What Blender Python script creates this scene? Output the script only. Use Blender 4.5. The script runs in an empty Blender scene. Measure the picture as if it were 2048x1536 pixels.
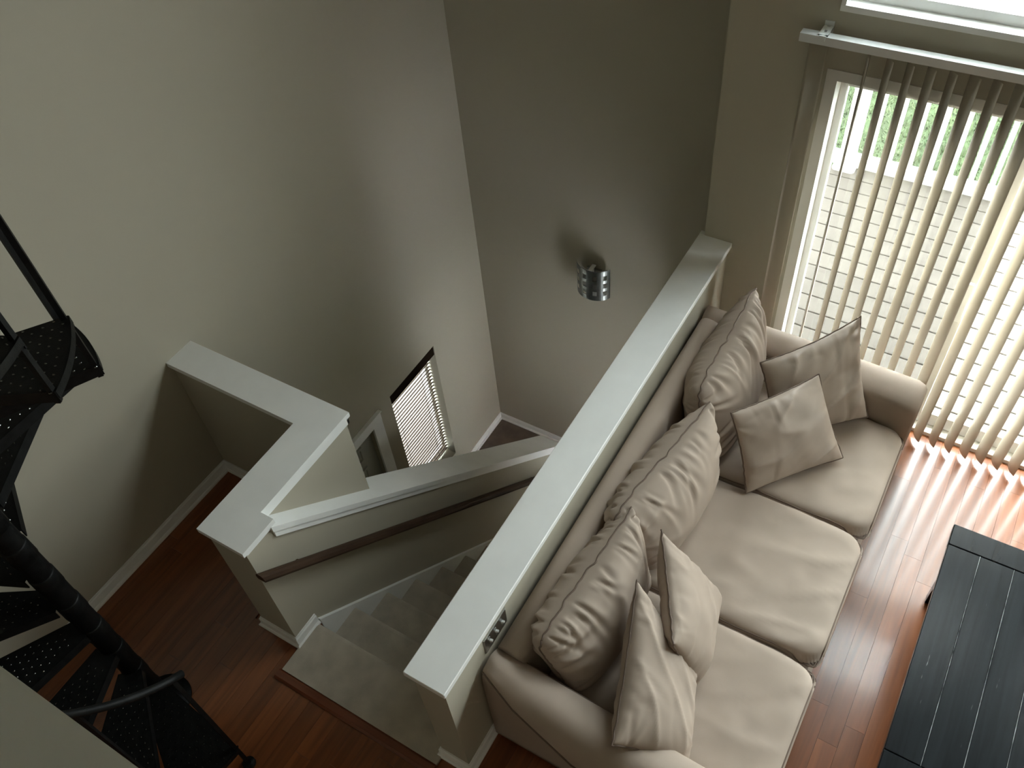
import bpy, math, random
from mathutils import Vector, Matrix, noise
S = bpy.context.scene
COL = S.collection
random.seed(7)
R = math.radians

# ------------------------------------------------------------------ camera
CAM = (1.2604, -0.8186, 4.1342)
YAW, PITCH, ROLL, FPX = -0.6253, -0.853, -0.1179, 1747.0
F = Vector((math.sin(YAW)*math.cos(PITCH), math.cos(YAW)*math.cos(PITCH), math.sin(PITCH)))
Rt = Vector((math.cos(YAW), -math.sin(YAW), 0)); Up = Rt.cross(F)
RR = Rt*math.cos(ROLL)+Up*math.sin(ROLL); UU = -Rt*math.sin(ROLL)+Up*math.cos(ROLL)
cd = bpy.data.cameras.new('camera'); cam = bpy.data.objects.new('camera', cd); COL.objects.link(cam)
cd.sensor_width = 36; cd.sensor_fit = 'HORIZONTAL'; cd.lens = FPX/2048*36; cd.clip_start = 0.02; cd.clip_end = 300
m = Matrix.Identity(4)
for i in range(3):
    m[i][0], m[i][1], m[i][2], m[i][3] = RR[i], UU[i], -F[i], CAM[i]
cam.matrix_world = m
S.camera = cam

# ------------------------------------------------------------------ light and exposure
S.view_settings.view_transform = 'Standard'; S.view_settings.look = 'None'
S.view_settings.gamma = 1.0; S.view_settings.use_curve_mapping = False
S.view_settings.exposure = 2.2
SKY = 9.0
w = bpy.data.worlds.new('overcast_sky'); S.world = w; w.use_nodes = True
bg = w.node_tree.nodes['Background']; bg.inputs[0].default_value = (0.925, 0.965, 1.0, 1); bg.inputs[1].default_value = SKY
S.cycles.use_denoising = True
S.cycles.max_bounces = 10; S.cycles.diffuse_bounces = 6; S.cycles.glossy_bounces = 4
S.cycles.transparent_max_bounces = 16; S.cycles.sample_clamp_indirect = 6.0

def area(name, loc, rot, sx, sy, power=0, col=(1, 1, 1), portal=False):
    l = bpy.data.lights.new(name, 'AREA'); l.shape = 'RECTANGLE'; l.size = sx; l.size_y = sy; l.energy = power; l.color = col
    if portal: l.cycles.is_portal = True
    o = bpy.data.objects.new(name, l); COL.objects.link(o); o.location = loc; o.rotation_euler = rot
    return o
# sky portals in the window openings (they guide the sampling of the sky and add no light of their own)
area('patio_door_portal', (1.42, 3.06, 1.02), (R(-90), 0, 0), 1.86, 2.0, portal=True)
area('entry_window_portal', (-2.27, 2.46, -1.55), (0, R(-90), 0), 1.5, 0.62, portal=True)
# glazing above the frame, and unseen windows added at its right for daylight
area('window_upper_offscreen', (1.42, 3.06, 2.965), (R(-90), 0, 0), 1.86, 1.27, portal=True)
area('window_added_upper_offscreen', (3.65, 3.06, 2.965), (R(-90), 0, 0), 1.9, 1.27, portal=True)
area('window_added_lower_offscreen', (3.65, 3.06, 1.5), (R(-90), 0, 0), 1.9, 1.2, portal=True)

# ------------------------------------------------------------------ materials
MAT = {}
def mat(name, col, rough=0.6, metal=0.0, spec=0.5, noise_scale=0, noise_amt=0.0, bump=0.0, bump_scale=200, coat=0.0, vary=0.0, trans=0.0):
    m = bpy.data.materials.new(name); m.use_nodes = True
    nt = m.node_tree; b = nt.nodes['Principled BSDF']
    b.inputs['Base Color'].default_value = (*col, 1); b.inputs['Roughness'].default_value = rough
    b.inputs['Metallic'].default_value = metal; b.inputs['Specular IOR Level'].default_value = spec
    b.inputs['Coat Weight'].default_value = coat
    tc = nt.nodes.new('ShaderNodeTexCoord')
    src = None
    if noise_amt:
        n = nt.nodes.new('ShaderNodeTexNoise'); n.inputs['Scale'].default_value = noise_scale; n.inputs['Detail'].default_value = 5
        nt.links.new(tc.outputs['Object'], n.inputs['Vector'])
        mr = nt.nodes.new('ShaderNodeMapRange'); mr.inputs[3].default_value = 1-noise_amt; mr.inputs[4].default_value = 1+noise_amt
        mr.inputs[1].default_value = 0.3; mr.inputs[2].default_value = 0.7
        nt.links.new(n.outputs[0], mr.inputs[0])
        mx = nt.nodes.new('ShaderNodeVectorMath'); mx.operation = 'SCALE'; mx.inputs[0].default_value = col
        nt.links.new(mr.outputs[0], mx.inputs[3]); src = mx.outputs[0]
    if vary:
        oi = nt.nodes.new('ShaderNodeObjectInfo')
        mr2 = nt.nodes.new('ShaderNodeMapRange'); mr2.inputs[3].default_value = 1-vary; mr2.inputs[4].default_value = 1+vary
        nt.links.new(oi.outputs['Random'], mr2.inputs[0])
        mx2 = nt.nodes.new('ShaderNodeVectorMath'); mx2.operation = 'SCALE'; mx2.inputs[0].default_value = col
        if src: nt.links.new(src, mx2.inputs[0])
        nt.links.new(mr2.outputs[0], mx2.inputs[3]); src = mx2.outputs[0]
    if src: nt.links.new(src, b.inputs['Base Color'])
    if bump:
        n2 = nt.nodes.new('ShaderNodeTexNoise'); n2.inputs['Scale'].default_value = bump_scale; n2.inputs['Detail'].default_value = 3
        nt.links.new(tc.outputs['Object'], n2.inputs['Vector'])
        bp = nt.nodes.new('ShaderNodeBump'); bp.inputs['Strength'].default_value = bump; bp.inputs['Distance'].default_value = 0.002
        nt.links.new(n2.outputs[0], bp.inputs['Height']); nt.links.new(bp.outputs[0], b.inputs['Normal'])
    if trans:
        tl = nt.nodes.new('ShaderNodeBsdfTranslucent'); tl.inputs[0].default_value = (*col, 1)
        ms = nt.nodes.new('ShaderNodeMixShader'); ms.inputs[0].default_value = trans
        out = nt.nodes['Material Output']
        nt.links.new(b.outputs[0], ms.inputs[1]); nt.links.new(tl.outputs[0], ms.inputs[2]); nt.links.new(ms.outputs[0], out.inputs[0])
    MAT[name] = m
    return m

def glass_mat(name, tint, gloss=0.06):
    m = bpy.data.materials.new(name); m.use_nodes = True; nt = m.node_tree
    nt.nodes.remove(nt.nodes['Principled BSDF'])
    t = nt.nodes.new('ShaderNodeBsdfTransparent'); t.inputs[0].default_value = (*tint, 1)
    g = nt.nodes.new('ShaderNodeBsdfGlossy'); g.inputs['Roughness'].default_value = 0.02
    ms = nt.nodes.new('ShaderNodeMixShader'); ms.inputs[0].default_value = gloss
    nt.links.new(t.outputs[0], ms.inputs[1]); nt.links.new(g.outputs[0], ms.inputs[2])
    nt.links.new(ms.outputs[0], nt.nodes['Material Output'].inputs[0])
    MAT[name] = m
def screen_mat(name, col, opacity):
    m = bpy.data.materials.new(name); m.use_nodes = True; nt = m.node_tree
    b = nt.nodes['Principled BSDF']; b.inputs['Base Color'].default_value = (*col, 1); b.inputs['Roughness'].default_value = 0.8
    t = nt.nodes.new('ShaderNodeBsdfTransparent'); ms = nt.nodes.new('ShaderNodeMixShader'); ms.inputs[0].default_value = opacity
    nt.links.new(t.outputs[0], ms.inputs[1]); nt.links.new(b.outputs[0], ms.inputs[2])
    nt.links.new(ms.outputs[0], nt.nodes['Material Output'].inputs[0])
    MAT[name] = m

def wood_mat(name, c1, c2, rough, scale=(30, 2.0, 30), vary=0.25, coat=0.3, worn=0.0, spec=0.5):
    m = bpy.data.materials.new(name); m.use_nodes = True; nt = m.node_tree; b = nt.nodes['Principled BSDF']
    tc = nt.nodes.new('ShaderNodeTexCoord'); mp = nt.nodes.new('ShaderNodeMapping'); mp.inputs['Scale'].default_value = scale
    oi = nt.nodes.new('ShaderNodeObjectInfo')
    ad = nt.nodes.new('ShaderNodeVectorMath'); ad.operation = 'SCALE'; ad.inputs[0].default_value = (13, 7, 5)
    nt.links.new(oi.outputs['Random'], ad.inputs[3])
    ad2 = nt.nodes.new('ShaderNodeVectorMath'); ad2.operation = 'ADD'
    nt.links.new(tc.outputs['Object'], mp.inputs[0]); nt.links.new(mp.outputs[0], ad2.inputs[0]); nt.links.new(ad.outputs[0], ad2.inputs[1])
    n = nt.nodes.new('ShaderNodeTexNoise'); n.inputs['Scale'].default_value = 1.0; n.inputs['Detail'].default_value = 6; n.inputs['Distortion'].default_value = 0.6
    nt.links.new(ad2.outputs[0], n.inputs['Vector'])
    cr = nt.nodes.new('ShaderNodeValToRGB'); cr.color_ramp.elements[0].position = 0.3; cr.color_ramp.elements[1].position = 0.72
    cr.color_ramp.elements[0].color = (*c1, 1); cr.color_ramp.elements[1].color = (*c2, 1)
    nt.links.new(n.outputs[0], cr.inputs[0])
    mr = nt.nodes.new('ShaderNodeMapRange'); mr.inputs[3].default_value = 1-vary; mr.inputs[4].default_value = 1+vary
    nt.links.new(oi.outputs['Random'], mr.inputs[0])
    sc = nt.nodes.new('ShaderNodeVectorMath'); sc.operation = 'SCALE'
    nt.links.new(cr.outputs[0], sc.inputs[0]); nt.links.new(mr.outputs[0], sc.inputs[3])
    last = sc.outputs[0]
    if worn:
        n3 = nt.nodes.new('ShaderNodeTexNoise'); n3.inputs['Scale'].default_value = 1.0; n3.inputs['Detail'].default_value = 3
        mp3 = nt.nodes.new('ShaderNodeMapping'); mp3.inputs['Scale'].default_value = (90, 6, 90)
        nt.links.new(tc.outputs['Object'], mp3.inputs[0]); nt.links.new(mp3.outputs[0], n3.inputs['Vector'])
        c3 = nt.nodes.new('ShaderNodeValToRGB'); c3.color_ramp.elements[0].position = worn; c3.color_ramp.elements[1].position = worn+0.03
        nt.links.new(n3.outputs[0], c3.inputs[0])
        mx = nt.nodes.new('ShaderNodeMixRGB'); mx.inputs[2].default_value = (0.16, 0.17, 0.17, 1)
        nt.links.new(c3.outputs[0], mx.inputs[0]); nt.links.new(last, mx.inputs[1]); last = mx.outputs[0]
    nt.links.new(last, b.inputs['Base Color'])
    b.inputs['Roughness'].default_value = rough; b.inputs['Coat Weight'].default_value = coat; b.inputs['Coat Roughness'].default_value = 0.12; b.inputs['Specular IOR Level'].default_value = spec
    bp = nt.nodes.new('ShaderNodeBump'); bp.inputs['Strength'].default_value = 0.15; bp.inputs['Distance'].default_value = 0.002
    nt.links.new(n.outputs[0], bp.inputs['Height']); nt.links.new(bp.outputs[0], b.inputs['Normal'])
    MAT[name] = m

WALLC = (0.455, 0.422, 0.342)
mat('wall_paint', WALLC, 0.75, spec=0.25, bump=0.12, bump_scale=180)
mat('ceiling_paint', (0.78, 0.77, 0.74), 0.8, spec=0.2)
mat('trim_white', (0.88, 0.885, 0.875), 0.4, noise_scale=6, noise_amt=0.03)
mat('carpet', (0.50, 0.45, 0.375), 0.95, spec=0.1, noise_scale=9, noise_amt=0.16, bump=0.9, bump_scale=420)
mat('foyer_floor', (0.16, 0.125, 0.10), 0.7, noise_scale=8, noise_amt=0.2)
mat('fabric', (0.395, 0.318, 0.262), 0.72, spec=0.35, noise_scale=5, noise_amt=0.05, bump=0.12, bump_scale=500)
mat('fabric_shiny', (0.395, 0.318, 0.262), 0.5, spec=0.5, noise_scale=7, noise_amt=0.06, bump=0.1, bump_scale=400)
mat('piping', (0.15, 0.105, 0.08), 0.7)
mat('black_metal', (0.005, 0.0055, 0.0055), 0.5, spec=0.2, noise_scale=30, noise_amt=0.5, bump=0.3, bump_scale=300)
mat('stud_metal', (0.16, 0.165, 0.16), 0.22, metal=1.0)  # stud colour lighter than the black treads, standing in for glints
mat('vinyl', (0.56, 0.50, 0.41), 0.5, spec=0.4, trans=0.25, vary=0.06)
mat('alu', (0.72, 0.74, 0.74), 0.45, metal=0.35)
mat('vinyl_frame', (0.70, 0.685, 0.65), 0.45)
mat('chrome', (0.45, 0.46, 0.45), 0.28, metal=1.0)
mat('dark_steel', (0.15, 0.16, 0.15), 0.32, metal=0.9, noise_scale=25, noise_amt=0.2)
mat('white_plastic', (0.82, 0.82, 0.80), 0.35)
mat('frosted', (0.7, 0.72, 0.70), 0.3, trans=0.3)
mat('door_paint', (0.50, 0.51, 0.46), 0.5)
mat('deck_board', (0.084, 0.073, 0.063), 0.85, spec=0.2, vary=0.10, noise_scale=4, noise_amt=0.12)
mat('deck_under', (0.03, 0.028, 0.025), 0.9)
mat('rail_white', (0.75, 0.75, 0.74), 0.5)
mat('concrete', (0.085, 0.075, 0.068), 0.9, noise_scale=3, noise_amt=0.1)
mat('lawn_soil', (0.030, 0.050, 0.017), 0.95, noise_scale=2.5, noise_amt=0.45)
mat('grass_blade', (0.066, 0.092, 0.036), 0.8, noise_scale=1.2, noise_amt=0.5)
wood_mat('hardwood', (0.155, 0.045, 0.013), (0.265, 0.085, 0.026), 0.30, vary=0.16, coat=0.5)
wood_mat('threshold_wood', (0.12, 0.035, 0.015), (0.20, 0.06, 0.025), 0.3, scale=(2, 30, 30), vary=0.05)
wood_mat('rail_wood', (0.035, 0.018, 0.010), (0.075, 0.042, 0.025), 0.6, scale=(30, 3, 3), vary=0.05, coat=0.0, spec=0.2)
wood_mat('blind_wood', (0.010, 0.006, 0.0035), (0.02, 0.012, 0.007), 0.85, scale=(30, 3, 30), vary=0.12, coat=0.0, spec=0.05)
wood_mat('black_wood', (0.004, 0.005, 0.006), (0.010, 0.0125, 0.0145), 0.27, scale=(40, 2, 40), vary=0.2, coat=0.0, worn=0.74, spec=0.17)
wood_mat('worn_seam', (0.006, 0.008, 0.009), (0.30, 0.31, 0.31), 0.6, scale=(3, 14, 3), vary=0.05, coat=0.0, spec=0.2)
glass_mat('glass', (0.90, 0.93, 0.91))
screen_mat('insect_screen', (0.04, 0.035, 0.03), 0.30)
screen_mat('window_film', (0.30, 0.33, 0.31), 0.35)

# ------------------------------------------------------------------ mesh helpers
def wloc(o):
    v = Vector((0, 0, 0))
    while o is not None:
        v += Vector(o.location); o = o.parent
    return v
class MB:
    def __init__(s): s.v = []; s.f = []; s.sm = []
    def add(s, vs, fs, smooth=False):
        o = len(s.v); s.v += [tuple(x) for x in vs]
        for f in fs: s.f.append(tuple(i+o for i in f)); s.sm.append(smooth)
        return s
    def box(s, x0, x1, y0, y1, z0, z1):
        v = [(x, y, z) for z in (z0, z1) for y in (y0, y1) for x in (x0, x1)]
        return s.add(v, [(0, 2, 3, 1), (4, 5, 7, 6), (0, 1, 5, 4), (2, 6, 7, 3), (0, 4, 6, 2), (1, 3, 7, 5)])
    def cbox(s, x0, x1, y0, y1, z0, z1, c=0.004):
        # box with chamfered top and vertical edges
        def ring(i, z): return [(x0+i, y0, z), (x1-i, y0, z), (x1, y0+i, z), (x1, y1-i, z), (x1-i, y1, z), (x0+i, y1, z), (x0, y1-i, z), (x0, y0+i, z)]
        def ring2(i, z): return [(x0+i+c, y0+i, z), (x1-i-c, y0+i, z), (x1-i, y0+i+c, z), (x1-i, y1-i-c, z), (x1-i-c, y1-i, z), (x0+i+c, y1-i, z), (x0+i, y1-i-c, z), (x0+i, y0+i+c, z)]
        rs = [ring2(0, z0), ring2(0, z1-c), ring2(c, z1)]
        return s.loft(rs)
    def loft(s, rings, cap=True, smooth=False, closed=True):
        n = len(rings[0]); v = [p for r in rings for p in r]; f = []
        for i in range(len(rings)-1):
            for j in range(n if closed else n-1):
                k = (j+1) % n
                f.append((i*n+j, i*n+k, (i+1)*n+k, (i+1)*n+j))
        if cap:
            f.append(tuple(range(n-1, -1, -1))); f.append(tuple((len(rings)-1)*n+j for j in range(n)))
        return s.add(v, f, smooth)
    def prism(s, poly, z0, z1):
        return s.loft([[(x, y, z0) for x, y in poly], [(x, y, z1) for x, y in poly]])
    def tube(s, pts, r, n=8, up=None, smooth=True, square=False, close=False):
        P = [Vector(p) for p in pts]; rings = []
        prev = None
        for i, p in enumerate(P):
            if close: t = (P[(i+1) % len(P)]-P[i-1]).normalized()
            else: t = (P[min(i+1, len(P)-1)]-P[max(i-1, 0)]).normalized()
            if prev is None:
                a = Vector((0, 0, 1)) if abs(t.z) < 0.9 else Vector((1, 0, 0))
                if up: a = Vector(up)
                u = t.cross(a).normalized()
            else:
                u = (prev - t*prev.dot(t)).normalized()
            prev = u; w_ = t.cross(u)
            rr = r[i] if isinstance(r, (list, tuple)) else r
            if square: ring = [p+u*rr*a+w_*rr*b for a, b in ((1, 1), (-1, 1), (-1, -1), (1, -1))]
            else: ring = [p+u*rr*math.cos(2*math.pi*k/n)+w_*rr*math.sin(2*math.pi*k/n) for k in range(n)]
            rings.append(ring)
        if close: rings.append(rings[0]); return s.loft(rings, cap=False, smooth=smooth and not square)
        return s.loft(rings, smooth=smooth and not square)
    def build(s, name, material, parent=None, loc=None):
        me = bpy.data.meshes.new(name)
        off = wloc(parent) if parent else Vector((0, 0, 0))
        if loc is not None: off = off+Vector(loc) if parent else Vector(loc)
        me.from_pydata([tuple(Vector(p)-off) for p in s.v], [], s.f)
        me.polygons.foreach_set('use_smooth', s.sm); me.update()
        if isinstance(material, str): material = MAT[material]
        me.materials.append(material)
        o = bpy.data.objects.new(name, me); COL.objects.link(o)
        if parent: o.parent = parent
        if loc is not None: o.location = loc
        return o
def thing(name, loc, label, cat, group=None):
    o = bpy.data.objects.new(name, None); COL.objects.link(o); o.location = loc; o.empty_display_size = 0.1
    o['label'] = label; o['category'] = cat
    if group: o['group'] = group
    return o
def tag(o, label, cat, group=None):
    o['label'] = label; o['category'] = cat
    if group: o['group'] = group
    return o
def struct(o, label=None):
    o['kind'] = 'structure'
    if label: o['label'] = label
    return o
def copy_child(o, parent, loc=None, rot=None):
    c = o.copy(); COL.objects.link(c); c.parent = parent
    if loc is not None: c.location = loc
    if rot is not None: c.rotation_euler = rot
    return c
def holed(mb, axis, a, t, u0, u1, z0, z1, holes):
    """wall slab; axis 'x' -> plane x in [a, a+t], u is y; axis 'y' -> plane y in [a, a+t], u is x; holes (u0,u1,z0,z1)"""
    us = sorted({u0, u1, *[h[0] for h in holes], *[h[1] for h in holes]}); zs = sorted({z0, z1, *[h[2] for h in holes], *[h[3] for h in holes]})
    lo, hi = min(a, a+t), max(a, a+t)
    for i in range(len(us)-1):
        for j in range(len(zs)-1):
            uc, zc = (us[i]+us[i+1])/2, (zs[j]+zs[j+1])/2
            if any(h[0] < uc < h[1] and h[2] < zc < h[3] for h in holes): continue
            if axis == 'x': mb.box(lo, hi, us[i], us[i+1], zs[j], zs[j+1])
            else: mb.box(us[i], us[i+1], lo, hi, zs[j], zs[j+1])
    return mb

# ------------------------------------------------------------------ room shell
XL, YB, YS, XC = -2.04, 3.505, 2.86, 0.03         # left wall, stairwell back wall, window wall, outer corner
XR, YN, ZC = 5.0, -4.2, 5.3                       # right wall, wall behind the loft, ceiling
ZF, ZE = -2.56, -2.86                             # stair foot landing, entry floor
struct(holed(MB(), 'x', XL, -0.16, YN, YB+0.16, ZE-0.1, ZC, [(2.165, 2.755, -2.25, -0.83), (1.0, 1.92, ZE, -0.915)]).build('wall_left', 'wall_paint'))
struct(MB().box(XL, XC+0.14, YB, YB+0.16, ZE-0.1, ZC).build('wall_back', 'wall_paint'))
struct(MB().box(XC, XC+0.14, YS+0.16, YB, ZE-0.1, ZC).build('wall_return', 'wall_paint'))
struct(holed(MB(), 'y', YS, 0.16, XC, XR, -0.3, ZC, [(0.5, 2.34, 0.0, 2.05), (0.50, 2.34, 2.33, 3.6), (2.7, 4.6, 0.9, 2.1), (2.7, 4.6, 2.33, 3.6)]).build('wall_window', 'wall_paint'))
struct(MB().box(XR, XR+0.15, YN, YS+0.16, -0.3, ZC).build('wall_right', 'wall_paint'))
struct(MB().box(XL-0.16, XR+0.15, YN-0.15, YN, -0.3, ZC).build('wall_rear', 'wall_paint'))
struct(MB().box(XL-0.16, XR+0.15, YN-0.15, YB+0.16, ZC, ZC+0.1).build('ceiling', 'ceiling_paint'))
fl = MB()
fl.box(XL, -1.0, YN, 0.905, -0.28, -0.012); fl.box(-1.0, -0.915, -0.045, 0.268, -0.28, -0.012); fl.box(-1.0, 0.021, YN, -0.045, -0.28, -0.012); fl.box(0.021, XR, YN, YS, -0.28, -0.012)
floor = struct(fl.build('floor', 'hardwood'))
lf = MB(); lf.box(XL, 0.03, 2.8, YB, ZF-0.3, ZF); lf.box(XL, 0.17, -0.2, 2.8, ZE-0.1, ZE)
struct(lf.build('floor_lower', 'foyer_floor'))
# side closing wall under the living room along the stairs and under the bend of the half wall
struct(MB().box(0.021, 0.17, 0.021, YS, ZE, -0.2).box(-2.04, -1.09, 0.768, 0.905, ZE, -0.2).box(-1.09, 0.17, -0.2, -0.046, ZE, -0.2).build('wall_below', 'wall_paint'))

# hardwood planks laid along the sofa wall direction
def planks():
    W = 0.09; n = 0
    x = XL+0.001
    cols = []
    while x < 2.75:
        cols.append((x, min(x+W, 2.76))); x += W
    for (a, b) in cols:
        y = -1.55-random.random()*0.6
        while y < YS:
            L = random.choice([0.62, 0.8, 1.0, 1.2, 1.35]); y0, y1 = y, min(y+L, YS)
            y += L
            lim = YS
            if b <= -1.14: lim = 0.775
            elif b <= -0.93: lim = 0.106
            elif a < 0.03: lim = -0.09
            if a < -0.93 < b and y0 < -0.09 <= y1:
                MB().box(a+0.0005, -0.9135, -0.09, 0.106, -0.012, 0.0).build('floor_plank', 'hardwood', floor)
            if y0 >= lim: continue
            y1 = min(y1, lim)
            if y1-y0 < 0.02: continue
            if a > 0.16 and b < 1.3 and y0 > 0.35: continue          # wholly under the sofa
            mb = MB().box(a+0.0005, b-0.0005, y0+0.0004, y1-0.0004, -0.012, 0.0)
            mb.build('floor_plank', 'hardwood', floor); n += 1
    return n
NPL = planks()

# ------------------------------------------------------------------ half walls
def cap_strip(mb, poly, z0, z1): mb.prism(poly, z0, z1)
# long half wall behind the sofa
H = 0.95
hw = struct(MB().box(0.021, 0.17, 0.021, YS, -0.21, H-0.03).build('wall_half_long', 'wall_paint'))
MB().cbox(0.0, 0.191, 0.0, YS, H-0.03, H, 0.003).box(0.0, 0.029, YS, YS+0.03, H-0.03, H).build('cap', 'trim_white', hw)
def offset_path(pts, d):
    """polyline shifted to its left by d, mitred"""
    out = []
    for i, p in enumerate(pts):
        ns = []
        if i > 0: t = (Vector(p)-Vector(pts[i-1])).normalized(); ns.append(Vector((-t.y, t.x)))
        if i < len(pts)-1: t = (Vector(pts[i+1])-Vector(p)).normalized(); ns.append(Vector((-t.y, t.x)))
        nrm = ns[0] if len(ns) == 1 else (ns[0]+ns[1])/(1+ns[0].dot(ns[1]))
        out.append((p[0]+nrm.x*d, p[1]+nrm.y*d))
    return out
def base_path(mb, pts, h=0.082, t=0.012, z=0.0):
    """baseboard with shoe moulding and a stepped top along a polyline; proud to the left of its direction"""
    prof = [(0, z), (t+0.012, z), (t+0.012, z+0.012), (t+0.006, z+0.018), (t, z+0.019), (t, z+h-0.014), (t*0.55, z+h-0.008), (t*0.5, z+h), (0, z+h)]
    mb.loft([[(*offset_path(pts, d)[i], zz) for d, zz in prof] for i in range(len(pts))])
b = MB(); base_path(b, [(0.17, YS), (0.17, 0.021), (0.021, 0.021), (0.021, 0.05)])
b.build('baseboard', 'trim_white', hw)
# L shaped half wall around the stair head
lw = MB(); lw.box(XL, -1.157, 0.768, 0.905, -0.21, H-0.03); lw.box(-1.157, -0.998, 0.109, 0.905, -0.21, H-0.03); lw.box(-0.998, -0.925, 0.109, 0.268, -0.21, H-0.03)
lw = struct(lw.build('wall_half_bend', 'wall_paint'))
MB().prism([(XL, 0.747), (-1.177, 0.747), (-1.177, 0.088), (-0.904, 0.088), (-0.904, 0.289), (-0.978, 0.289), (-0.978, 0.926), (XL, 0.926)], H-0.03, H).build('cap', 'trim_white', lw)
b = MB()
b.box(-0.998, -0.986, 0.268, 0.917, H-0.075, H-0.03); b.box(XL, -0.986, 0.905, 0.917, H-0.075, H-0.03); b.box(-0.925, -0.913, 0.109, 0.268, H-0.05, H-0.03)
b.build('cap_moulding', 'trim_white', lw)
b = MB(); base_path(b, [(-0.925, 0.255), (-0.925, 0.109), (-1.157, 0.109), (-1.157, 0.768), (XL+0.001, 0.768)])
b.build('baseboard', 'trim_white', lw)
# sloped half wall following the stairs
SL = -0.9446
def zs(y): return 0.629+SL*(y-0.569)
sw = MB(); ya, ye = 0.268, 2.75
sw.loft([[(-1.09, ya, ZE), (-0.925, ya, ZE), (-0.925, ya, zs(ya)-0.04), (-1.09, ya, zs(ya)-0.04)], [(-1.09, ye, ZE), (-0.925, ye, ZE), (-0.925, ye, zs(ye)-0.04), (-1.09, ye, zs(ye)-0.04)]])
sw = struct(sw.build('wall_half_sloped', 'wall_paint'))
def slope_strip(mb, x0, x1, y0, y1, d0, d1):
    mb.loft([[(x0, y, zs(y)+d0), (x1, y, zs(y)+d0), (x1, y, zs(y)+d1), (x0, y, zs(y)+d1)] for y in (y0, y1)])
b = MB(); slope_strip(b, -1.108, -0.905, 0.262, 2.77, -0.04, 0.0); b.build('cap', 'trim_white', sw)
b = MB(); slope_strip(b, -0.925, -0.912, 0.268, 2.76, -0.085, -0.04); b.build('cap_moulding', 'trim_white', sw)
# skirt boards
RISE, RUN, Y0 = 0.2196, 0.234, 0.229
def zn(y): return -(y-Y0)*RISE/RUN
b = MB()
b.loft([[(-0.925, y, zn(y)-0.32), (-0.908, y, zn(y)-0.32), (-0.908, y, zn(y)+d), (-0.925, y, zn(y)+d)] for y, d in ((0.262, 0.05), (2.75, 0.03))])
b.build('skirt_board', 'trim_white', sw)
# baseboards of the left wall and of the landing below
b = MB(); base_path(b, [(XL, 0.768), (XL, YN)])
struct(b.build('baseboard_left', 'trim_white'))
b = MB(); base_path(b, [(0.03, YB), (XL, YB), (XL, 2.8)], h=0.075, z=ZF)
struct(b.build('baseboard_lower', 'trim_white'))
b = MB(); base_path(b, [(0.49, YS), (0.195, YS)])
struct(b.build('baseboard_window', 'trim_white'))

# ------------------------------------------------------------------ carpeted stairs
st = thing('staircase', (-0.45, Y0, 0), 'beige carpeted staircase descending between the two white capped half walls', 'stairs')
def step_profile(y, z, run, rise):
    # section (y,z) with a rounded nosing; next riser drops from nosing at y
    pts = [(y-run-0.03, z-0.02), (y-run-0.03, z)]
    r = 0.022
    for k in range(7):
        a = math.pi/2-k*math.pi/6
        pts.append((y-0.004+r*math.cos(a), z-r+r*math.sin(a)))
    pts += [(y-0.02, z-2*r-0.006), (y-0.02, z-rise-0.02), (y-run-0.03, z-rise-0.02)]
    return pts
x0, x1 = -0.912, 0.021
# upper carpeted landing strip flush with the floor
pr = step_profile(Y0, 0.014, Y0+0.04-0.03, RISE)
MB().loft([[(x0, a, b_) for a, b_ in pr], [(x1, a, b_) for a, b_ in pr]], smooth=False).build('carpet_strip', 'carpet', st)
base = None
for k in range(1, 12):
    y = Y0+RUN*k; z = -RISE*k
    rise = RISE if k < 11 else (z-ZF)
    pr = step_profile(y, z, RUN, rise)
    o = MB().loft([[(x0, a, b_) for a, b_ in pr], [(x1, a, b_) for a, b_ in pr]]).build('step', 'carpet', st)
tr = MB(); tr.loft([[(x, -0.092, -0.001), (x, -0.092, 0.006), (x, -0.08, 0.014), (x, -0.05, 0.014), (x, -0.038, 0.006), (x, -0.038, -0.012)] for x in (-0.925, 0.021)])
struct(tr.build('trim_1', 'threshold_wood'), 'reddish wood threshold along the carpet edge at the stair head')
# handrail
hr = thing('stair_handrail', (-0.86, 0.083, 0.797), 'dark brown wooden handrail on the sloped half wall', 'handrail')
def zr(y): return 0.79-0.9395*(y-0.083)
MB().loft([[(-0.86+cx, y, zr(y)+cz) for cx, cz in ((-0.022, -0.02), (0.022, -0.02), (0.027, 0.0), (0.02, 0.02), (0.008, 0.027), (-0.008, 0.027), (-0.02, 0.02), (-0.027, 0.0))] for y in (0.083, 2.72)]).build('rail', 'rail_wood', hr)
for y in (0.3, 2.3):
    MB().tube([(-0.925, y, zr(y)-0.05), (-0.88, y, zr(y)-0.05), (-0.862, y, zr(y)-0.035), (-0.862, y, zr(y)-0.015)], 0.007, 8).tube([(-0.9255, y, zr(y)-0.05), (-0.92, y, zr(y)-0.05)], 0.018, 12).build('bracket', 'rail_wood', hr)

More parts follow.
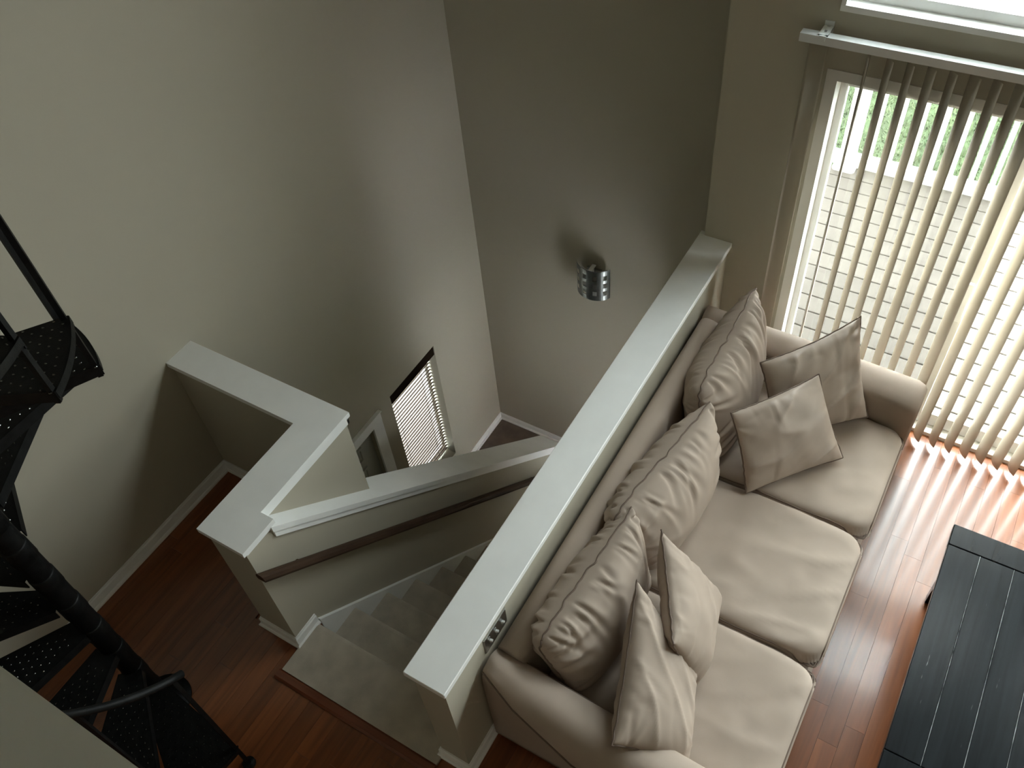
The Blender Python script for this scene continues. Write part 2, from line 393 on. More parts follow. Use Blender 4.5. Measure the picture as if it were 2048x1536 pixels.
# ------------------------------------------------------------------ patio door (door_1)
d = MB()
X0, X1, ZT = 0.5, 2.34, 2.05
d.box(X0, X0+0.05, YS-0.003, YS+0.155, 0.028, ZT-0.05); d.box(X1-0.05, X1, YS-0.003, YS+0.155, 0.028, ZT-0.05); d.box(X0, X1, YS-0.004, YS+0.16, ZT-0.05, ZT); d.box(X0, X1, YS-0.012, YS+0.16, -0.02, 0.028)
d.box(X0, X1, YS+0.05, YS+0.056, 0.028, 0.045); d.box(X0, X1, YS+0.1, YS+0.106, 0.028, 0.045)
door = struct(d.build('door_1', 'vinyl_frame'), 'white sliding patio door behind the vertical blind')
def leaf(x0, x1, y, name):
    l = MB(); s = 0.055
    l.cbox(x0, x0+s, y-0.018, y+0.018, 0.04, 2.0); l.cbox(x1-s, x1, y-0.018, y+0.018, 0.04, 2.0)
    l.box(x0+s, x1-s, y-0.016, y+0.016, 1.93, 2.0); l.box(x0+s, x1-s, y-0.016, y+0.016, 0.04, 0.125)
    o = l.build(name, 'vinyl_frame', door)
    MB().box(x0+s-0.005, x1-s+0.005, y-0.004, y+0.004, 0.12, 1.935).build('pane', 'glass', o)
    return o
leaf(0.53, 1.40, YS+0.115, 'sliding_leaf'); rl = leaf(1.345, 2.31, YS+0.06, 'sliding_leaf')
MB().box(1.355, 1.385, YS+0.02, YS+0.042, 0.85, 1.1).build('handle', 'white_plastic', rl)
sc = MB().box(0.53, 0.55, YS+0.142, YS+0.155, 0.03, 2.0).box(1.375, 1.395, YS+0.142, YS+0.155, 0.03, 2.0).box(0.53, 1.395, YS+0.142, YS+0.155, 0.03, 0.06).build('screen_frame', 'alu', door)
MB().box(0.55, 1.375, YS+0.148, YS+0.1485, 0.06, 2.0).build('screen', 'insect_screen', sc)
# upper windows
def win(name, x0, x1, z0, z1, label=None):
    f = MB(); t = 0.05
    f.box(x0, x0+0.02, YS-0.004, YS+0.155, z0+0.006, z1-0.02); f.box(x1-0.02, x1, YS-0.004, YS+0.155, z0+0.006, z1-0.02); f.box(x0, x1, YS-0.004, YS+0.16, z1-0.02, z1); f.box(x0, x1, YS-0.006, YS+0.16, z0-0.02, z0+0.006)
    o = struct(f.build(name, 'trim_white'), label)
    s = MB(); y = YS+0.09
    s.cbox(x0+0.02, x0+0.02+t, y-0.019, y+0.019, z0+t, z1-0.02-t); s.cbox(x1-0.02-t, x1-0.02, y-0.019, y+0.019, z0+t, z1-0.02-t)
    s.box(x0+0.02, x1-0.02, y-0.03, y+0.03, z0+0.006, z0+t); s.box(x0+0.02, x1-0.02, y-0.02, y+0.02, z1-0.02-t, z1-0.02); xm = (x0+x1)/2; s.box(xm-0.02, xm+0.02, y-0.019, y+0.019, z0+t, z1-0.02-t)
    sa = s.build('sash', 'trim_white', o)
    for a, b_ in ((x0+0.07, xm-0.02), (xm+0.02, x1-0.07)):
        MB().box(a-0.004, b_+0.004, y-0.004, y+0.004, z0+t-0.004, z1-0.02-t+0.004).build('pane', 'glass', sa)
    MB().box(x0+0.03, x1-0.03, YS+0.135, YS+0.1355, z0+0.01, z1-0.03).build('screen', 'window_film', o)
    return o
win('window_1', 0.50, 2.34, 2.33, 3.6, 'white framed upper window above the patio door')
win('window_added_upper', 2.7, 4.6, 2.33, 3.6); win('window_added_lower', 2.7, 4.6, 0.9, 2.1)  # unseen windows added right of the frame to bring in daylight

# vertical blind
vb = thing('vertical_blind', (0.375, 2.79, 2.0), 'beige vinyl vertical blind hanging in front of the patio door', 'blind')
b = MB(); b.box(0.375, 2.5, 2.768, 2.812, 2.205, 2.232); b.box(0.375, 2.5, 2.768, 2.772, 2.195, 2.205); b.box(0.375, 2.5, 2.808, 2.812, 2.195, 2.205)
b.build('head_rail', 'alu', vb)
def bracket(x):
    b = MB(); b.box(x-0.02, x-0.006, 2.775, YS, 2.233, 2.239); b.box(x+0.006, x+0.02, 2.775, YS, 2.233, 2.239); b.box(x-0.02, x+0.02, 2.775, 2.795, 2.233, 2.2375); b.box(x-0.02, x+0.02, 2.82, 2.85, 2.233, 2.2375)
    b.box(x-0.02, x+0.02, YS-0.004, YS, 2.2, 2.26); b.box(x-0.014, x+0.014, 2.762, 2.77, 2.215, 2.238)
    return b.build('bracket', 'alu', vb)
for x in (0.47, 1.45, 2.4): bracket(x)
def vane_mesh(Wd=0.089, z0=0.03, z1=2.19):
    mb = MB(); n = 8; sag = 0.011; th = 0.0012
    f = []; bk = []
    for k in range(n+1):
        u = -1+2*k/n
        f.append((u*Wd/2, sag*(1-u*u)-sag*0.5)); bk.append((u*Wd/2, sag*(1-u*u)-sag*0.5-th))
    ring = f+bk[::-1]
    mb.loft([[(a, b_, z0) for a, b_ in ring], [(a, b_, z1) for a, b_ in ring]], smooth=True)
    return mb
base = vane_mesh().build('vane', 'vinyl', None)
base.parent = vb
vx = [0.46, 0.667]+[0.667+0.083*k for k in range(1, 21)]
for k, x in enumerate(vx):
    o = base if k == 0 else copy_child(base, vb)
    o.location = (x-0.375, 0.0, -2.0)
    ang = R(-18) if k == 0 else (R(97) if k == 1 else R(120+random.uniform(-4, 4)))
    o.rotation_euler = (0, 0, ang)

# ------------------------------------------------------------------ left wall window with wooden blind, entry door
wf = MB(); wy0, wy1, wz0, wz1 = 2.165, 2.755, -2.25, -0.83
wx = XL-0.12
for a in ((wy0, wy0+0.03, wz0, wz1), (wy1-0.03, wy1, wz0, wz1), (wy0+0.03, wy1-0.03, wz0, wz0+0.04), (wy0+0.03, wy1-0.03, wz1-0.04, wz1)):
    wf.box(wx-0.04, wx, a[0], a[1], a[2], a[3])
wo = struct(wf.build('window_4', 'trim_white'))
MB().box(wx-0.024, wx-0.018, wy0+0.02, wy1-0.02, wz0+0.03, wz1-0.03).build('pane', 'glass', wo)
bl = thing('wooden_blind', (XL-0.05, 2.46, wz1), 'brown wooden slat blind in the tall window beside the entry door', 'blind')
MB().cbox(XL-0.105, XL-0.002, wy0+0.003, wy1-0.003, wz1-0.095, wz1-0.002).build('valance', 'blind_wood', bl)
sm = MB().cbox(XL-0.075, XL-0.025, wy0+0.006, wy1-0.008, -0.0015, 0.0015, 0.0008).build('slat', 'blind_wood', None)
sm.parent = bl
for k, v in enumerate(sm.data.vertices): v.co = Vector(v.co)-Vector((XL-0.05, 2.46, 0))
nsl = 34
for k in range(nsl):
    o = sm if k == 0 else copy_child(sm, bl)
    o.location = (-0.035, 0, -0.075-k*0.0395); o.rotation_euler = (0, R(-46), 0)
for y in (wy0+0.1, wy1-0.15):
    MB().box(XL-0.064, XL-0.0625, y-0.0012, y+0.0012, wz0+0.05, wz1-0.03).build('ladder_tape', 'blind_wood', bl)
# entry door with raised panels and casing
dr = MB(); dr.box(XL-0.10, XL-0.055, 1.0, 1.92, ZE, -0.915)
d2 = struct(dr.build('door_2', 'door_paint'), 'grey painted entry door on the lower level')
cs = MB(); cs.box(XL, XL+0.018, 1.91, 2.013, ZE, -0.925); cs.box(XL, XL+0.018, 0.907, 1.01, ZE, -0.925); cs.box(XL, XL+0.02, 0.907, 2.013, -0.925, -0.831); cs.box(XL, XL+0.03, 0.907, 2.02, -0.831, -0.82)
cs.build('casing', 'trim_white', d2)
for (y0, y1) in ((1.1, 1.42), (1.5, 1.79)):
    for (z0, z1) in ((-1.2, -1.045), (-1.85, -1.29), (-2.7, -2.0)):
        p = MB(); e = 0.02
        p.box(XL-0.055, XL-0.04, y0, y1, z1-e, z1); p.box(XL-0.055, XL-0.04, y0, y1, z0, z0+e); p.box(XL-0.055, XL-0.04, y0, y0+e, z0+e, z1-e); p.box(XL-0.055, XL-0.04, y1-e, y1, z0+e, z1-e)
        p.box(XL-0.055, XL-0.047, y0+0.05, y1-0.05, z0+0.045, z1-0.045)
        p.build('panel_moulding', 'door_paint', d2)
MB().tube([(XL-0.055, 1.07, -1.86), (XL, 1.07, -1.86)], 0.012, 8).tube([(XL-0.005, 1.07, -1.86), (XL, 1.16, -1.86)], 0.01, 8).build('handle', 'chrome', d2)

# ------------------------------------------------------------------ wall sconce on the stairwell back wall
sn = thing('wall_sconce', (-0.985, YB, -0.28), 'curved dark steel wall sconce with square cut-outs', 'sconce')
MB().box(-1.045, -0.925, YB-0.02, YB, -0.36, -0.2).build('back_plate', 'chrome', sn)
sh = MB(); cols, rows = 22, 19
def scp(i, j, t=0.0):
    u = -1+2*i/cols; z = -0.142-j/rows*0.283
    a = u*1.25
    return (-0.985+0.137*math.sin(a)/math.sin(1.25), YB-0.03-(0.085-t)*(math.cos(a)-math.cos(1.25))/(1-math.cos(1.25)), z)
holes = set()
for ci in (3, 8, 13, 18):
    for rj in (4, 9, 14):
        for a in (0, 1):
            for b_ in (0, 1, 2): holes.add((ci+a-0, rj+b_-1))
vid = {}; vv = []
def V_(i, j, t):
    k = (i, j, t)
    if k not in vid: vid[k] = len(vv); vv.append(scp(i, j, 0.004 if t else 0.0))
    return vid[k]
ff = []
for i in range(cols):
    for j in range(rows):
        if (i, j) in holes: continue
        ff.append((V_(i, j, 0), V_(i, j+1, 0), V_(i+1, j+1, 0), V_(i+1, j, 0)))
        ff.append((V_(i, j, 1), V_(i+1, j, 1), V_(i+1, j+1, 1), V_(i, j+1, 1)))
        for (di, dj, e0, e1) in ((-1, 0, (i, j), (i, j+1)), (1, 0, (i+1, j+1), (i+1, j)), (0, -1, (i+1, j), (i, j)), (0, 1, (i, j+1), (i+1, j+1))):
            ni, nj = i+di, j+dj
            if (ni, nj) in holes or ni < 0 or nj < 0 or ni >= cols or nj >= rows:
                ff.append((V_(*e0, 0), V_(*e0, 1), V_(*e1, 1), V_(*e1, 0)))
MB().add(vv, ff).build('shade', 'dark_steel', sn)
gl = MB(); rg = []
for z in (-0.165, -0.405):
    rg.append([(-0.985+0.105*math.sin(a)/math.sin(1.2), YB-0.022-0.06*(math.cos(a)-math.cos(1.2))/(1-math.cos(1.2)), z) for a in [(-1.2+2.4*k/14) for k in range(15)]])
gl.loft(rg, cap=False, smooth=True, closed=False); gl.build('diffuser', 'frosted', sn)
MB().box(-1.0, -0.97, YB-0.085, YB-0.015, -0.165, -0.158).tube([(-0.985, YB-0.05, -0.16), (-0.985, YB-0.05, -0.2)], 0.014, 10).build('lamp_holder', 'white_plastic', sn)

# ------------------------------------------------------------------ switch plate on the long half wall
sp = thing('switch_plate', (0.17, 0.37, 0.79), 'brushed metal triple switch plate on the end of the long half wall', 'switch')
MB().loft([[(0.17, 0.285, 0.733), (0.17, 0.455, 0.733), (0.17, 0.455, 0.848), (0.17, 0.285, 0.848)], [(0.1725, 0.285, 0.733), (0.1725, 0.455, 0.733), (0.1725, 0.455, 0.848), (0.1725, 0.285, 0.848)], [(0.176, 0.29, 0.738), (0.176, 0.45, 0.738), (0.176, 0.45, 0.843), (0.176, 0.29, 0.843)]]).build('plate', 'chrome', sp)
for y in (0.324, 0.37, 0.416):
    MB().loft([[(0.175, y-0.005, 0.781), (0.175, y+0.005, 0.781), (0.175, y+0.005, 0.80), (0.175, y-0.005, 0.80)], [(0.19, y-0.004, 0.799), (0.19, y+0.004, 0.799), (0.19, y+0.004, 0.809), (0.19, y-0.004, 0.809)]]).build('toggle', 'white_plastic', sp)
    for z_ in (0.82, 0.76): MB().tube([(0.175, y, z_), (0.1772, y, z_)], 0.003, 8).build('screw', 'chrome', sp)

# ------------------------------------------------------------------ cushions
def cushion(name, corners, T, parent=None, material='fabric', n=56, p=2.6, q=0.5, pinch=0.05, wr=12, wamp=0.006, wlen=0.10, seed=0, flip=1.0, back=1.0, pipe_r=0.0045, edges=(0, 1, 2, 3), soft=0.006, box=False, zig=0.006, rnd_c=(), ridge=0.0):
    """corners: four world points TL, TR, BR, BL; puffed to both sides along the normal"""
    rnd = random.Random(seed)
    c = [Vector(x) for x in corners]
    nrm = ((c[1]-c[3]).cross(c[2]-c[0])).normalized()*flip
    wd = ((c[1]-c[0]).length+(c[2]-c[3]).length)/2; ht = ((c[3]-c[0]).length+(c[2]-c[1]).length)/2
    cr = []
    for e in edges:
        L = wd if e in (0, 2) else ht
        for k in range(wr):
            cr.append((e, rnd.uniform(0.04, 0.96)*L, rnd.uniform(0.3, 1.0)*wamp, rnd.uniform(0.0045, 0.010), rnd.uniform(0.4, 1.5)*wlen, rnd.uniform(-0.45, 0.45), L, rnd.choice((1, 1, -0.6)), rnd.choice((0, 1, 2))))
    def flat(u, v):
        uu = u*(1-pinch*(1-v*v)*abs(u)**2); vv_ = v*(1-pinch*(1-u*u)*abs(v)**2)
        a, b_ = (uu+1)/2, (vv_+1)/2
        return (c[0]*(1-a)+c[1]*a)*(1-b_)+(c[3]*(1-a)+c[2]*a)*b_
    def off(u, v, side):
        if box:
            s_ = (abs(u)**8+abs(v)**8)**(1/8); s_ = min(s_, 1)
            t = T*max(0, 1-s_**p)**q*(1+0.12*(1-u*u)*(1-v*v)) if side > 0 else T*max(0, 1-s_**p)**q
        else:
            t = T*max(0.0, (1-abs(u)**p)*(1-abs(v)**p))**q
        sx, sy = (u+1)/2*wd, (v+1)/2*ht
        dsp = 0.0
        for (e, s0, am, wi, le, sl, L, sg, sd) in cr:
            if sd == 1 and side < 0: continue
            if sd == 2 and side > 0: continue
            s_, d_ = ((sx, sy), (sy, wd-sx), (sx, ht-sy), (sy, sx))[e]
            if d_ > 2.2*le: continue
            dd = (s_-s0-sl*d_)
            wi2 = wi*(1+1.6*d_/le)
            if abs(dd) > 4.5*wi2: continue
            dsp -= sg*am*(math.exp(-(dd/wi2)**2)-0.55*math.exp(-((dd-2.0*wi2)/(1.4*wi2))**2))*math.exp(-(d_/le)**2)*min(1, d_/0.012)
        pt = Vector((sx*3+seed*3.1, sy*3, side*2.0))
        dsp += (noise.noise(pt*1.3)*soft*1.2+noise.noise(pt*3.1)*soft*0.5)*min(1.0, t/(0.4*T+1e-6))
        if ridge:
            pr_ = Vector((sx*2.6+seed*1.7, sy*5.5+sx*2.0, side*3.0))
            dsp += ridge*((1-abs(noise.noise(pr_)))**7-0.3*(1-abs(noise.noise(pr_*1.9)))**5)*min(1.0, t/(0.6*T+1e-6))
        return (t+dsp)*side*(1.0 if side > 0 else back)
    mb = MB(); vs = []; fs = []; idx = {}
    mixs = 0.82 if box else 0.5
    ts = [math.sin(math.pi/2*(-1+2*k/n))*mixs+(-1+2*k/n)*(1-mixs) for k in range(n+1)]
    for side in (1, -1):
        for j, v in enumerate(ts):
            for i, u in enumerate(ts):
                edge = i in (0, n) or j in (0, n)
                if side < 0 and edge: idx[(side, i, j)] = idx[(1, i, j)]; continue
                pnt = flat(u, v)+nrm*(zig*noise.noise(Vector((u*9+seed, v*9, 0.5))) if edge else off(u, v, side))
                if rnd_c:
                    for (su, sv) in rnd_c:
                        kk = 0.11*(max(0, su*u)*max(0, sv*v))**5
                        pnt = pnt+(((c[0]+c[1]+c[2]+c[3])/4)-pnt)*kk
                if box:
                    # round the corners of a box cushion in plan
                    k8 = 0.05*(abs(u)*abs(v))**14
                    pnt = pnt+(((c[0]+c[1]+c[2]+c[3])/4)-pnt)*k8
                idx[(side, i, j)] = len(vs); vs.append(pnt)
    for side in (1, -1):
        for j in range(n):
            for i in range(n):
                q4 = (idx[(side, i, j)], idx[(side, i+1, j)], idx[(side, i+1, j+1)], idx[(side, i, j+1)])
                fs.append(q4 if side*flip < 0 else q4[::-1])
    mb.add(vs, fs, True)
    o = mb.build(name, material, parent)
    if pipe_r:
        per = [idx[(1, i, 0)] for i in range(0, n)]+[idx[(1, n, j)] for j in range(0, n)]+[idx[(1, i, n)] for i in range(n, 0, -1)]+[idx[(1, 0, j)] for j in range(n, 0, -1)]
        if box:
            ring = [i for i in range(1, n)]
            for side in (1, -1):
                e_ = 3 if side > 0 else 2; per = [idx[(side, i, e_)] for i in range(e_, n-e_)]+[idx[(side, n-e_, j)] for j in range(e_, n-e_)]+[idx[(side, i, n-e_)] for i in range(n-e_, e_, -1)]+[idx[(side, e_, j)] for j in range(n-e_, e_, -1)]
                MB().tube([vs[k] for k in per], pipe_r, 6, close=True).build('piping', 'piping', o)
        else:
            MB().tube([vs[k] for k in per], pipe_r, 6, close=True).build('piping', 'piping', o)
    return o

# ------------------------------------------------------------------ sofa
so = thing('sofa', (0.75, 1.40, 0), 'long beige three-seat sofa with rolled arms along the half wall', 'sofa')
def smooth_sec(pts, n=5):
    out = []
    for i in range(len(pts)-1):
        p0 = pts[max(i-1, 0)]; p1 = pts[i]; p2 = pts[i+1]; p3 = pts[min(i+2, len(pts)-1)]
        for k in range(n):
            t = k/n
            out.append(tuple(0.5*((2*p1[a])+(-p0[a]+p2[a])*t+(2*p0[a]-5*p1[a]+4*p2[a]-p3[a])*t*t+(-p0[a]+3*p1[a]-3*p2[a]+p3[a])*t**3) for a in (0, 1)))
    out.append(pts[-1]); return out
def lerp(tab, x):
    for (a, va), (b_, vb_) in zip(tab, tab[1:]):
        if x <= b_: return va+(vb_-va)*(x-a)/(b_-a)
    return tab[-1][1]
def arm(mirror):
    ysx = [0.19, 0.24, 0.30, 0.36, 0.45, 0.55, 0.65, 0.8, 1.0, 1.2, 1.32, 1.355, 1.37]
    my = (lambda y: 2.77-y) if mirror else (lambda y: y)
    rings = []; seam = []
    for x in ysx:
        yr = lerp([(0.19, 0.225), (0.36, 0.17), (0.65, 0.12), (1.37, 0.085)], x)
        zsm = lerp([(0.19, 0.70), (0.36, 0.635), (0.65, 0.55), (1.37, 0.50)], x)
        yi = lerp([(0.19, 0.37), (1.37, 0.345)], x); zt = lerp([(0.19, 0.725), (0.5, 0.69), (1.37, 0.665)], x)
        ob = 0.215
        if mirror:   # far arm sits close to the blind: straighter back end
            yr = lerp([(0.19, 0.13), (0.65, 0.095), (1.37, 0.085)], x); yi = lerp([(0.19, 0.31), (1.37, 0.345)], x); zsm = lerp([(0.19, 0.62), (1.37, 0.50)], x); ob = 0.17
        e = 0.0 if x < 1.33 else (0.012 if x < 1.36 else 0.03)
        yr += e; zt -= e; yi -= e*0.5
        sec = [(ob+e, 0.03), (ob-0.003+e, 0.25), (min(ob-0.005, yr+0.035)+e*0.5, zsm-0.10), (yr, zsm), (yr+(yi-yr)*0.18, zsm+(zt-zsm)*0.72), (yr+(yi-yr)*0.5, zt), (yi-0.02, zt-0.04), (yi, zt-0.11), (yi+0.002, 0.40), (yi, 0.2)]
        sm_ = smooth_sec(sec, 4)
        ring = [(x, my(a), b_) for a, b_ in sm_]
        rings.append(ring if not mirror else ring[::-1])
        seam.append((x, my(yr-0.001), zsm))
    o = MB().loft(rings, smooth=True).build('arm', 'fabric', so)
    MB().tube(seam[:-2], 0.0045, 6).build('piping', 'piping', o)
    inner = []
    for q_ in range(0, 7):
        rg_ = rings[q_]; inner.append(rg_[26] if not mirror else rg_[len(rg_)-1-26])
    MB().tube(inner, 0.004, 6).build('piping', 'piping', o)
    return o
arm(False); arm(True)
# back frame: loft of rounded section along y
sec = smooth_sec([(0.185, 0.05), (0.183, 0.4), (0.186, 0.66), (0.205, 0.725), (0.255, 0.735), (0.305, 0.70), (0.33, 0.55), (0.40, 0.30)], 5)
MB().loft([[(a, y, b_) for a, b_ in sec] for y in (0.345, 0.9, 1.5, 2.1, 2.47)], smooth=True).build('back', 'fabric', so)
MB().cbox(0.30, 1.345, 0.26, 2.50, 0.05, 0.335, 0.02).build('base', 'fabric', so)
for x in (0.27, 1.29):
    for y in (0.27, 2.50):
        MB().loft([[(x-0.025, y-0.025, 0), (x+0.025, y-0.025, 0), (x+0.025, y+0.025, 0), (x-0.025, y+0.025, 0)], [(x-0.035, y-0.035, 0.06), (x+0.035, y-0.035, 0.06), (x+0.035, y+0.035, 0.06), (x-0.035, y+0.035, 0.06)]]).build('foot', 'black_wood', so)
ys = [(0.348, 1.004), (1.008, 1.722), (1.726, 2.43)]
for k, (a, b_) in enumerate(ys):
    zc = 0.405
    xf = 1.368 if k != 0 else 1.378
    cushion('seat_cushion', [(0.36, b_, zc), (xf, b_, zc), (xf, a, zc), (0.36, a, zc)], 0.073, so, n=48, p=20, q=0.36, pinch=0.004, wr=5, wamp=0.003, wlen=0.12, seed=20+k, pipe_r=0.0036, box=True, soft=0.010, ridge=(0.004, 0.008, 0.003)[k])
# back cushions: TL, TR (top edge along the wall), BR, BL
BC = [((0.352, 0.375, 0.835), (0.425, 1.125, 0.86), (0.545, 1.00, 0.47), (0.525, 0.385, 0.47)),
      ((0.36, 1.02, 0.855), (0.498, 1.825, 0.87), (0.58, 1.70, 0.47), (0.545, 1.04, 0.47)),
      ((0.412, 1.855, 0.87), (0.405, 2.655, 0.875), (0.545, 2.36, 0.47), (0.56, 1.74, 0.47))]
for k, cc in enumerate(BC):
    cushion('back_cushion', cc, 0.185, so, n=104, p=2.3, q=0.43, pinch=0.03, wr=11, wamp=0.022, wlen=0.13, rnd_c=((-1, -1), (-1, 1), (1, 1)), zig=0.012, seed=40+k, flip=1.0, edges=(0, 0, 0, 1, 3), soft=0.010, back=0.8)

# throw pillows
cushion('throw_pillow', [(0.609, 2.195, 0.84), (0.958, 2.63, 0.93), (1.155, 2.375, 0.52), (0.79, 1.98, 0.50)], 0.075, None, 'fabric_shiny', n=56, wr=7, wamp=0.007, wlen=0.16, seed=61, pinch=0.09, soft=0.014, ridge=0.016)
cushion('throw_pillow', [(0.600, 1.835, 0.835), (0.887, 2.245, 0.845), (1.125, 2.085, 0.50), (0.781, 1.672, 0.49)], 0.07, None, 'fabric_shiny', n=56, wr=6, wamp=0.005, wlen=0.12, seed=62, pinch=0.06, soft=0.014, ridge=0.012)
cushion('throw_pillow', [(0.830, 0.650, 0.82), (0.579, 1.084, 0.85), (0.875, 1.10, 0.50), (0.945, 0.645, 0.49)], 0.08, None, 'fabric', n=56, wr=9, wamp=0.007, wlen=0.11, seed=63, pinch=0.06, soft=0.012, ridge=0.012)
cushion('throw_pillow', [(0.785, 0.205, 0.75), (0.595, 0.81, 0.87), (0.90, 0.73, 0.50), (1.045, 0.345, 0.52)], 0.09, None, 'fabric', n=56, wr=10, wamp=0.007, wlen=0.11, seed=64, pinch=0.05, soft=0.012, ridge=0.012)
tp = [o for o in COL.objects if o.name.startswith('throw_pillow')]
LB = ['beige throw pillow propped in the sofa corner by the patio door', 'square beige throw pillow lying against another pillow on the seat by the patio door',
      'plump beige throw pillow leaning on the middle of the sofa back', 'beige throw pillow slumped over the sofa arm next to the switch plate']
for o, l in zip(tp, LB): tag(o, l, 'pillow', 'throw pillows on the sofa')

# ------------------------------------------------------------------ coffee table
ct = thing('coffee_table', (2.15, 1.35, 0), 'black painted plank coffee table with scuffed seams in front of the sofa', 'table')
tx0, tx1, ty0, ty1, tz = 1.687, 2.55, 0.69, 1.99, 0.45
MB().cbox(tx0, tx1, ty1-0.122, ty1, tz-0.035, tz, 0.004).build('breadboard_end', 'black_wood', ct)
MB().cbox(tx0, tx1, ty0, ty0+0.122, tz-0.035, tz, 0.004).build('breadboard_end', 'black_wood', ct)
ed = [tx0, 1.828, 1.972, 2.114, 2.258, 2.402, tx1]
for a, b_ in zip(ed, ed[1:]): MB().cbox(a+0.001, b_-0.001, ty0+0.1235, ty1-0.1235, tz-0.035, tz-0.0008, 0.0025).build('plank', 'black_wood', ct)
for x in ed[1:-1]: MB().box(x-0.0013, x+0.0013, ty0+0.124, ty1-0.124, tz-0.02, tz-0.0012).build('seam_strip', 'worn_seam', ct)
MB().box(tx0+0.05, tx1-0.05, ty0+0.08, ty0+0.1, tz-0.13, tz-0.034).box(tx0+0.05, tx1-0.05, ty1-0.1, ty1-0.08, tz-0.13, tz-0.034).box(tx0+0.05, tx0+0.07, ty0+0.08, ty1-0.08, tz-0.13, tz-0.034).box(tx1-0.07, tx1-0.05, ty0+0.08, ty1-0.08, tz-0.13, tz-0.034).build('apron', 'black_wood', ct)
for x, sx in ((tx0+0.03, 1), (tx1-0.03, -1)):
    for y, sy in ((ty0+0.05, 1), (ty1-0.14, -1)):
        xa, xb = sorted((x, x+sx*0.075)); ya_, yb_ = sorted((y, y+sy*0.075)); xc, xd = sorted((x, x+sx*0.045)); yc, yd = sorted((y, y+sy*0.045))
        MB().loft([[(xc, yc, 0), (xd, yc, 0), (xd, yd, 0), (xc, yd, 0)], [(xa, ya_, tz-0.034), (xb, ya_, tz-0.034), (xb, yb_, tz-0.034), (xa, yb_, tz-0.034)]]).build('leg', 'black_wood', ct)

# ------------------------------------------------------------------ spiral staircase
PX, PY, RAD = -1.33, -0.4445, 0.594
TH1, DS, ZR, Z1, NT = -17.0, 30.0, 0.2135, 0.215, 13
sp = thing('spiral_staircase', (PX, PY, 0), 'black metal spiral staircase climbing to the loft beside the bare wall', 'stairs')
MB().tube([(PX, PY, 0), (PX, PY, 3.75)], 0.0485, 20).build('center_pole', 'black_metal', sp)
MB().tube([(PX, PY, 0), (PX, PY, 0.012)], 0.13, 24).build('base_plate', 'black_metal', sp)
# tread prototype, points along +x at angle 0
def tread_mesh():
    mb = MB(); th = 0.006; half = R(15.5)
    out = [(RAD*math.cos(a), RAD*math.sin(a)) for a in [(-half+2*half*k/10) for k in range(11)]]
    poly = [(0.035, -0.05)]+[(x, y) for x, y in out]+[(0.035, 0.05)]
    mb.prism(poly, -th, 0)
    # folded lips down both long edges and along the outer arc
    def lip(p, q, d=0.045):
        p = Vector((*p, 0)); q = Vector((*q, 0)); t = (q-p).normalized(); nn = Vector((-t.y, t.x, 0))*0.0025
        mb.loft([[tuple(p-nn+Vector((0, 0, 0))), tuple(p+nn), tuple(p+nn+Vector((0, 0, -d))), tuple(p-nn+Vector((0, 0, -d)))], [tuple(q-nn), tuple(q+nn), tuple(q+nn+Vector((0, 0, -d))), tuple(q-nn+Vector((0, 0, -d)))]])
    lip(poly[0], poly[1]); lip(poly[-1], poly[-2])
    for a, b_ in zip(out, out[1:]): lip(a, b_, 0.03)
    return mb
tm = tread_mesh().build('tread', 'black_metal', None); tm.parent = sp
sd = MB(); hexn = 6
rr = 0.11; row = 0
while rr < RAD-0.03:
    wv = 0.045+(rr-0.05)*math.tan(R(15.5))-0.022
    n = int(wv/0.016)
    for k in range(-n, n+1):
        y = (k+(0.5 if row % 2 else 0))*0.036
        if abs(y) > wv: continue
        c = 0.0036
        sd.loft([[(rr+1.7*c*math.cos(a*math.pi/3), y+c*math.sin(a*math.pi/3), -0.001) for a in range(6)], [(rr+0.9*c*math.cos(a*math.pi/3), y+0.5*c*math.sin(a*math.pi/3), 0.0022) for a in range(6)]])
    rr += 0.030; row += 1
stm = sd.build('raised_studs', 'stud_metal', None); stm.parent = tm; stm['kind'] = 'stuff'
hubm = MB().tube([(0, 0, -0.10), (0, 0, -0.008), (0, 0, 0.0)], [0.051, 0.051, 0.049], 20).build('hub', 'black_metal', None); hubm.parent = tm
for k in range(NT):
    a = R(TH1-DS*k); z = Z1+ZR*k
    if k == 0: t = tm
    else:
        t = copy_child(tm, sp)
        for ch in (stm, hubm): copy_child(ch, t)
    t.location = (0, 0, z); t.rotation_euler = (0, 0, a)
# balusters stand on the tread corners; the lowest stands on the floor
RB = RAD-0.014
def rail_z(deg): return Z1-0.02+0.78+ZR*((TH1+15-deg)/DS)
nb = NT
bm = MB().tube([(0, 0, 0), (0, 0, 1.0)], 0.0125, square=True)
for k in range(0, nb):
    deg = TH1+15-DS*k; a = R(deg)
    zb = 0.0 if k == 0 else Z1+ZR*(k-1)-0.05
    MB().tube([(PX+RB*math.cos(a), PY+RB*math.sin(a), zb), (PX+RB*math.cos(a), PY+RB*math.sin(a), rail_z(deg))], 0.0088, square=True, up=(math.cos(a), math.sin(a), 0)).build('baluster', 'black_metal', sp)
a = R(TH1+15)
MB().tube([(PX+RB*math.cos(a), PY+RB*math.sin(a), 0), (PX+RB*math.cos(a), PY+RB*math.sin(a), 0.02)], 0.03, 14).build('foot_flange', 'black_metal', sp)
pts = []
for k in range(0, 77):
    deg = TH1+15+4-k*5; a = R(deg)
    if deg < TH1+15-DS*(nb-1): break
    pts.append((PX+RB*math.cos(a), PY+RB*math.sin(a), rail_z(deg)+0.01))
MB().tube(pts, 0.016, 10).build('handrail', 'black_metal', sp)

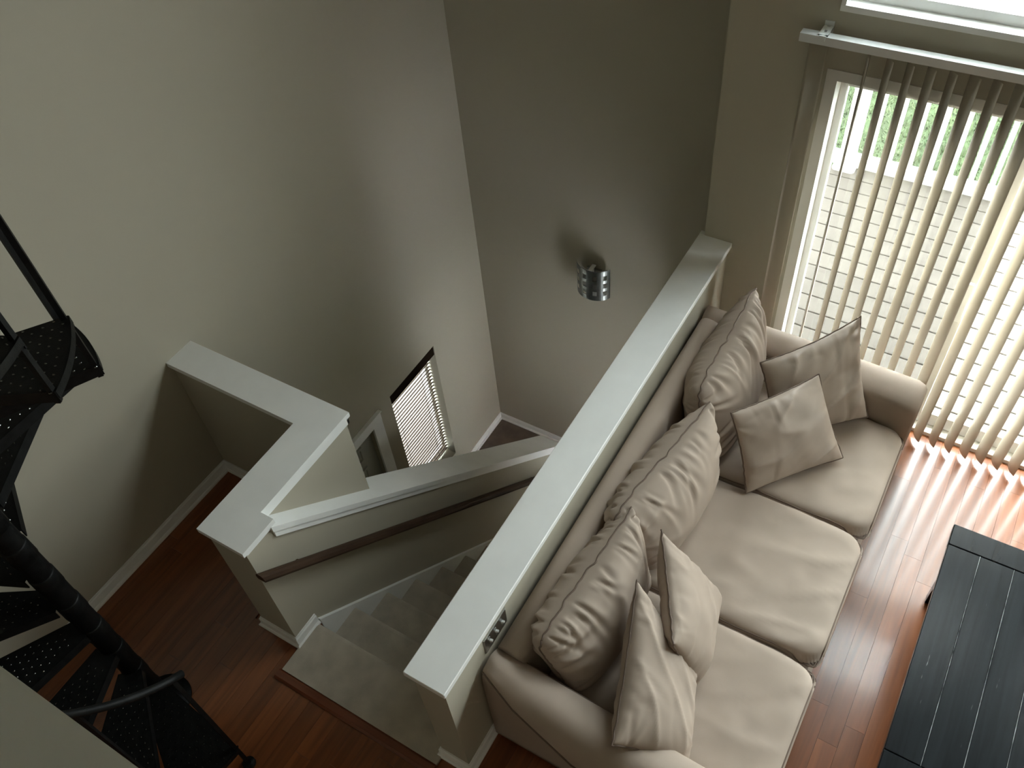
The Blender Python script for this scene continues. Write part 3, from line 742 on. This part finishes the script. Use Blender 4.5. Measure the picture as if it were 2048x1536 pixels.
# ------------------------------------------------------------------ loft with its guard wall under the camera
struct(MB().box(-0.45, XR, YN, -0.83, 2.55, 2.78).box(XL, -0.45, YN, -1.15, 2.55, 2.78).build('floor_loft', 'ceiling_paint'))
gw = struct(MB().box(-0.45, XR, -0.935, -0.83, 2.55, 3.72).build('wall_loft_guard', 'wall_paint'))
MB().box(-0.47, XR, -0.955, -0.8115, 3.72, 3.75).build('cap', 'trim_white', gw)

# ------------------------------------------------------------------ deck, railing and lawn outside
dk = thing('deck', (1.5, 4.2, -0.12), 'weathered pale plank deck outside the patio door', 'deck')
dbm = MB().cbox(0.185, 4.8, 0.0, 0.1465, -0.026, 0.0, 0.004).build('deck_board', 'deck_board', None)
dbm.parent = dk
for v in dbm.data.vertices: v.co = Vector(v.co)-Vector((1.5, 0, 0))
y = 3.03; k = 0
while y < 5.30:
    o = dbm if k == 0 else copy_child(dbm, dk)
    o.location = (0, y-4.2, 0.02); y += 0.1525; k += 1
MB().box(0.185, 4.8, 3.68, 5.4, -0.4, -0.135).box(0.3, 4.8, 3.03, 3.68, -0.4, -0.135).build('deck_joists', 'deck_under', dk)
rg = thing('deck_railing', (1.5, 5.36, -0.1), 'white deck railing with square balusters at the far side of the deck', 'railing')
b = MB().cbox(-1.6, 4.8, 5.31, 5.40, -0.10, -0.02, 0.006)
b.build('bottom_rail', 'rail_white', rg)
MB().cbox(-1.6, 4.8, 5.30, 5.41, 0.82, 0.87, 0.01).build('top_rail', 'rail_white', rg)
def post(x):
    MB().cbox(x-0.055, x+0.055, 5.25, 5.36, -0.1, 1.0, 0.006).cbox(x-0.085, x+0.085, 5.22, 5.39, -0.1, -0.06, 0.02).build('post', 'rail_white', rg)
for x in (0.28, 2.1, 3.9): post(x)
pm = MB().cbox(-0.018, 0.018, -0.018, 0.018, -0.02, 0.83, 0.003).build('baluster', 'rail_white', None); pm.parent = rg
x = 0.43; first = True
xs_ = [0.02, 0.145]+[0.43+0.147*k for k in range(0, 28) if abs(0.43+0.147*k-2.1) > 0.08 and abs(0.43+0.147*k-3.9) > 0.08]
for k, x in enumerate(xs_):
    o = pm if k == 0 else copy_child(pm, rg)
    o.location = (x-1.5, -0.005, 0.1)
struct(MB().box(-2.2, 32, 3.68, 60, -3.4, -2.72).box(5.2, 32, -20, 3.68, -3.4, -2.72).build('ground', 'lawn_soil'))
struct(MB().box(-30, -2.2, -20, 60, -3.4, -2.95).build('ground_entry', 'concrete'))
gv = []; gf = []
rnd = random.Random(5)
for k in range(60000):
    x = rnd.uniform(-3.0, 5.0); y = rnd.uniform(6.2, 13.5)
    a = rnd.uniform(0, math.pi); h = rnd.uniform(0.03, 0.09); wd = rnd.uniform(0.006, 0.014)
    dx, dy = math.cos(a)*wd, math.sin(a)*wd; lx, ly = rnd.uniform(-0.06, 0.06), rnd.uniform(-0.06, 0.06)
    i = len(gv); gv += [(x-dx, y-dy, -2.72), (x+dx, y+dy, -2.72), (x+lx, y+ly, -2.72+h)]; gf.append((i, i+1, i+2))
g = MB().add(gv, gf).build('lawn', 'grass_blade')
g['kind'] = 'stuff'; tag(g, 'green lawn grass growing below the deck', 'grass')
print('planks', NPL)
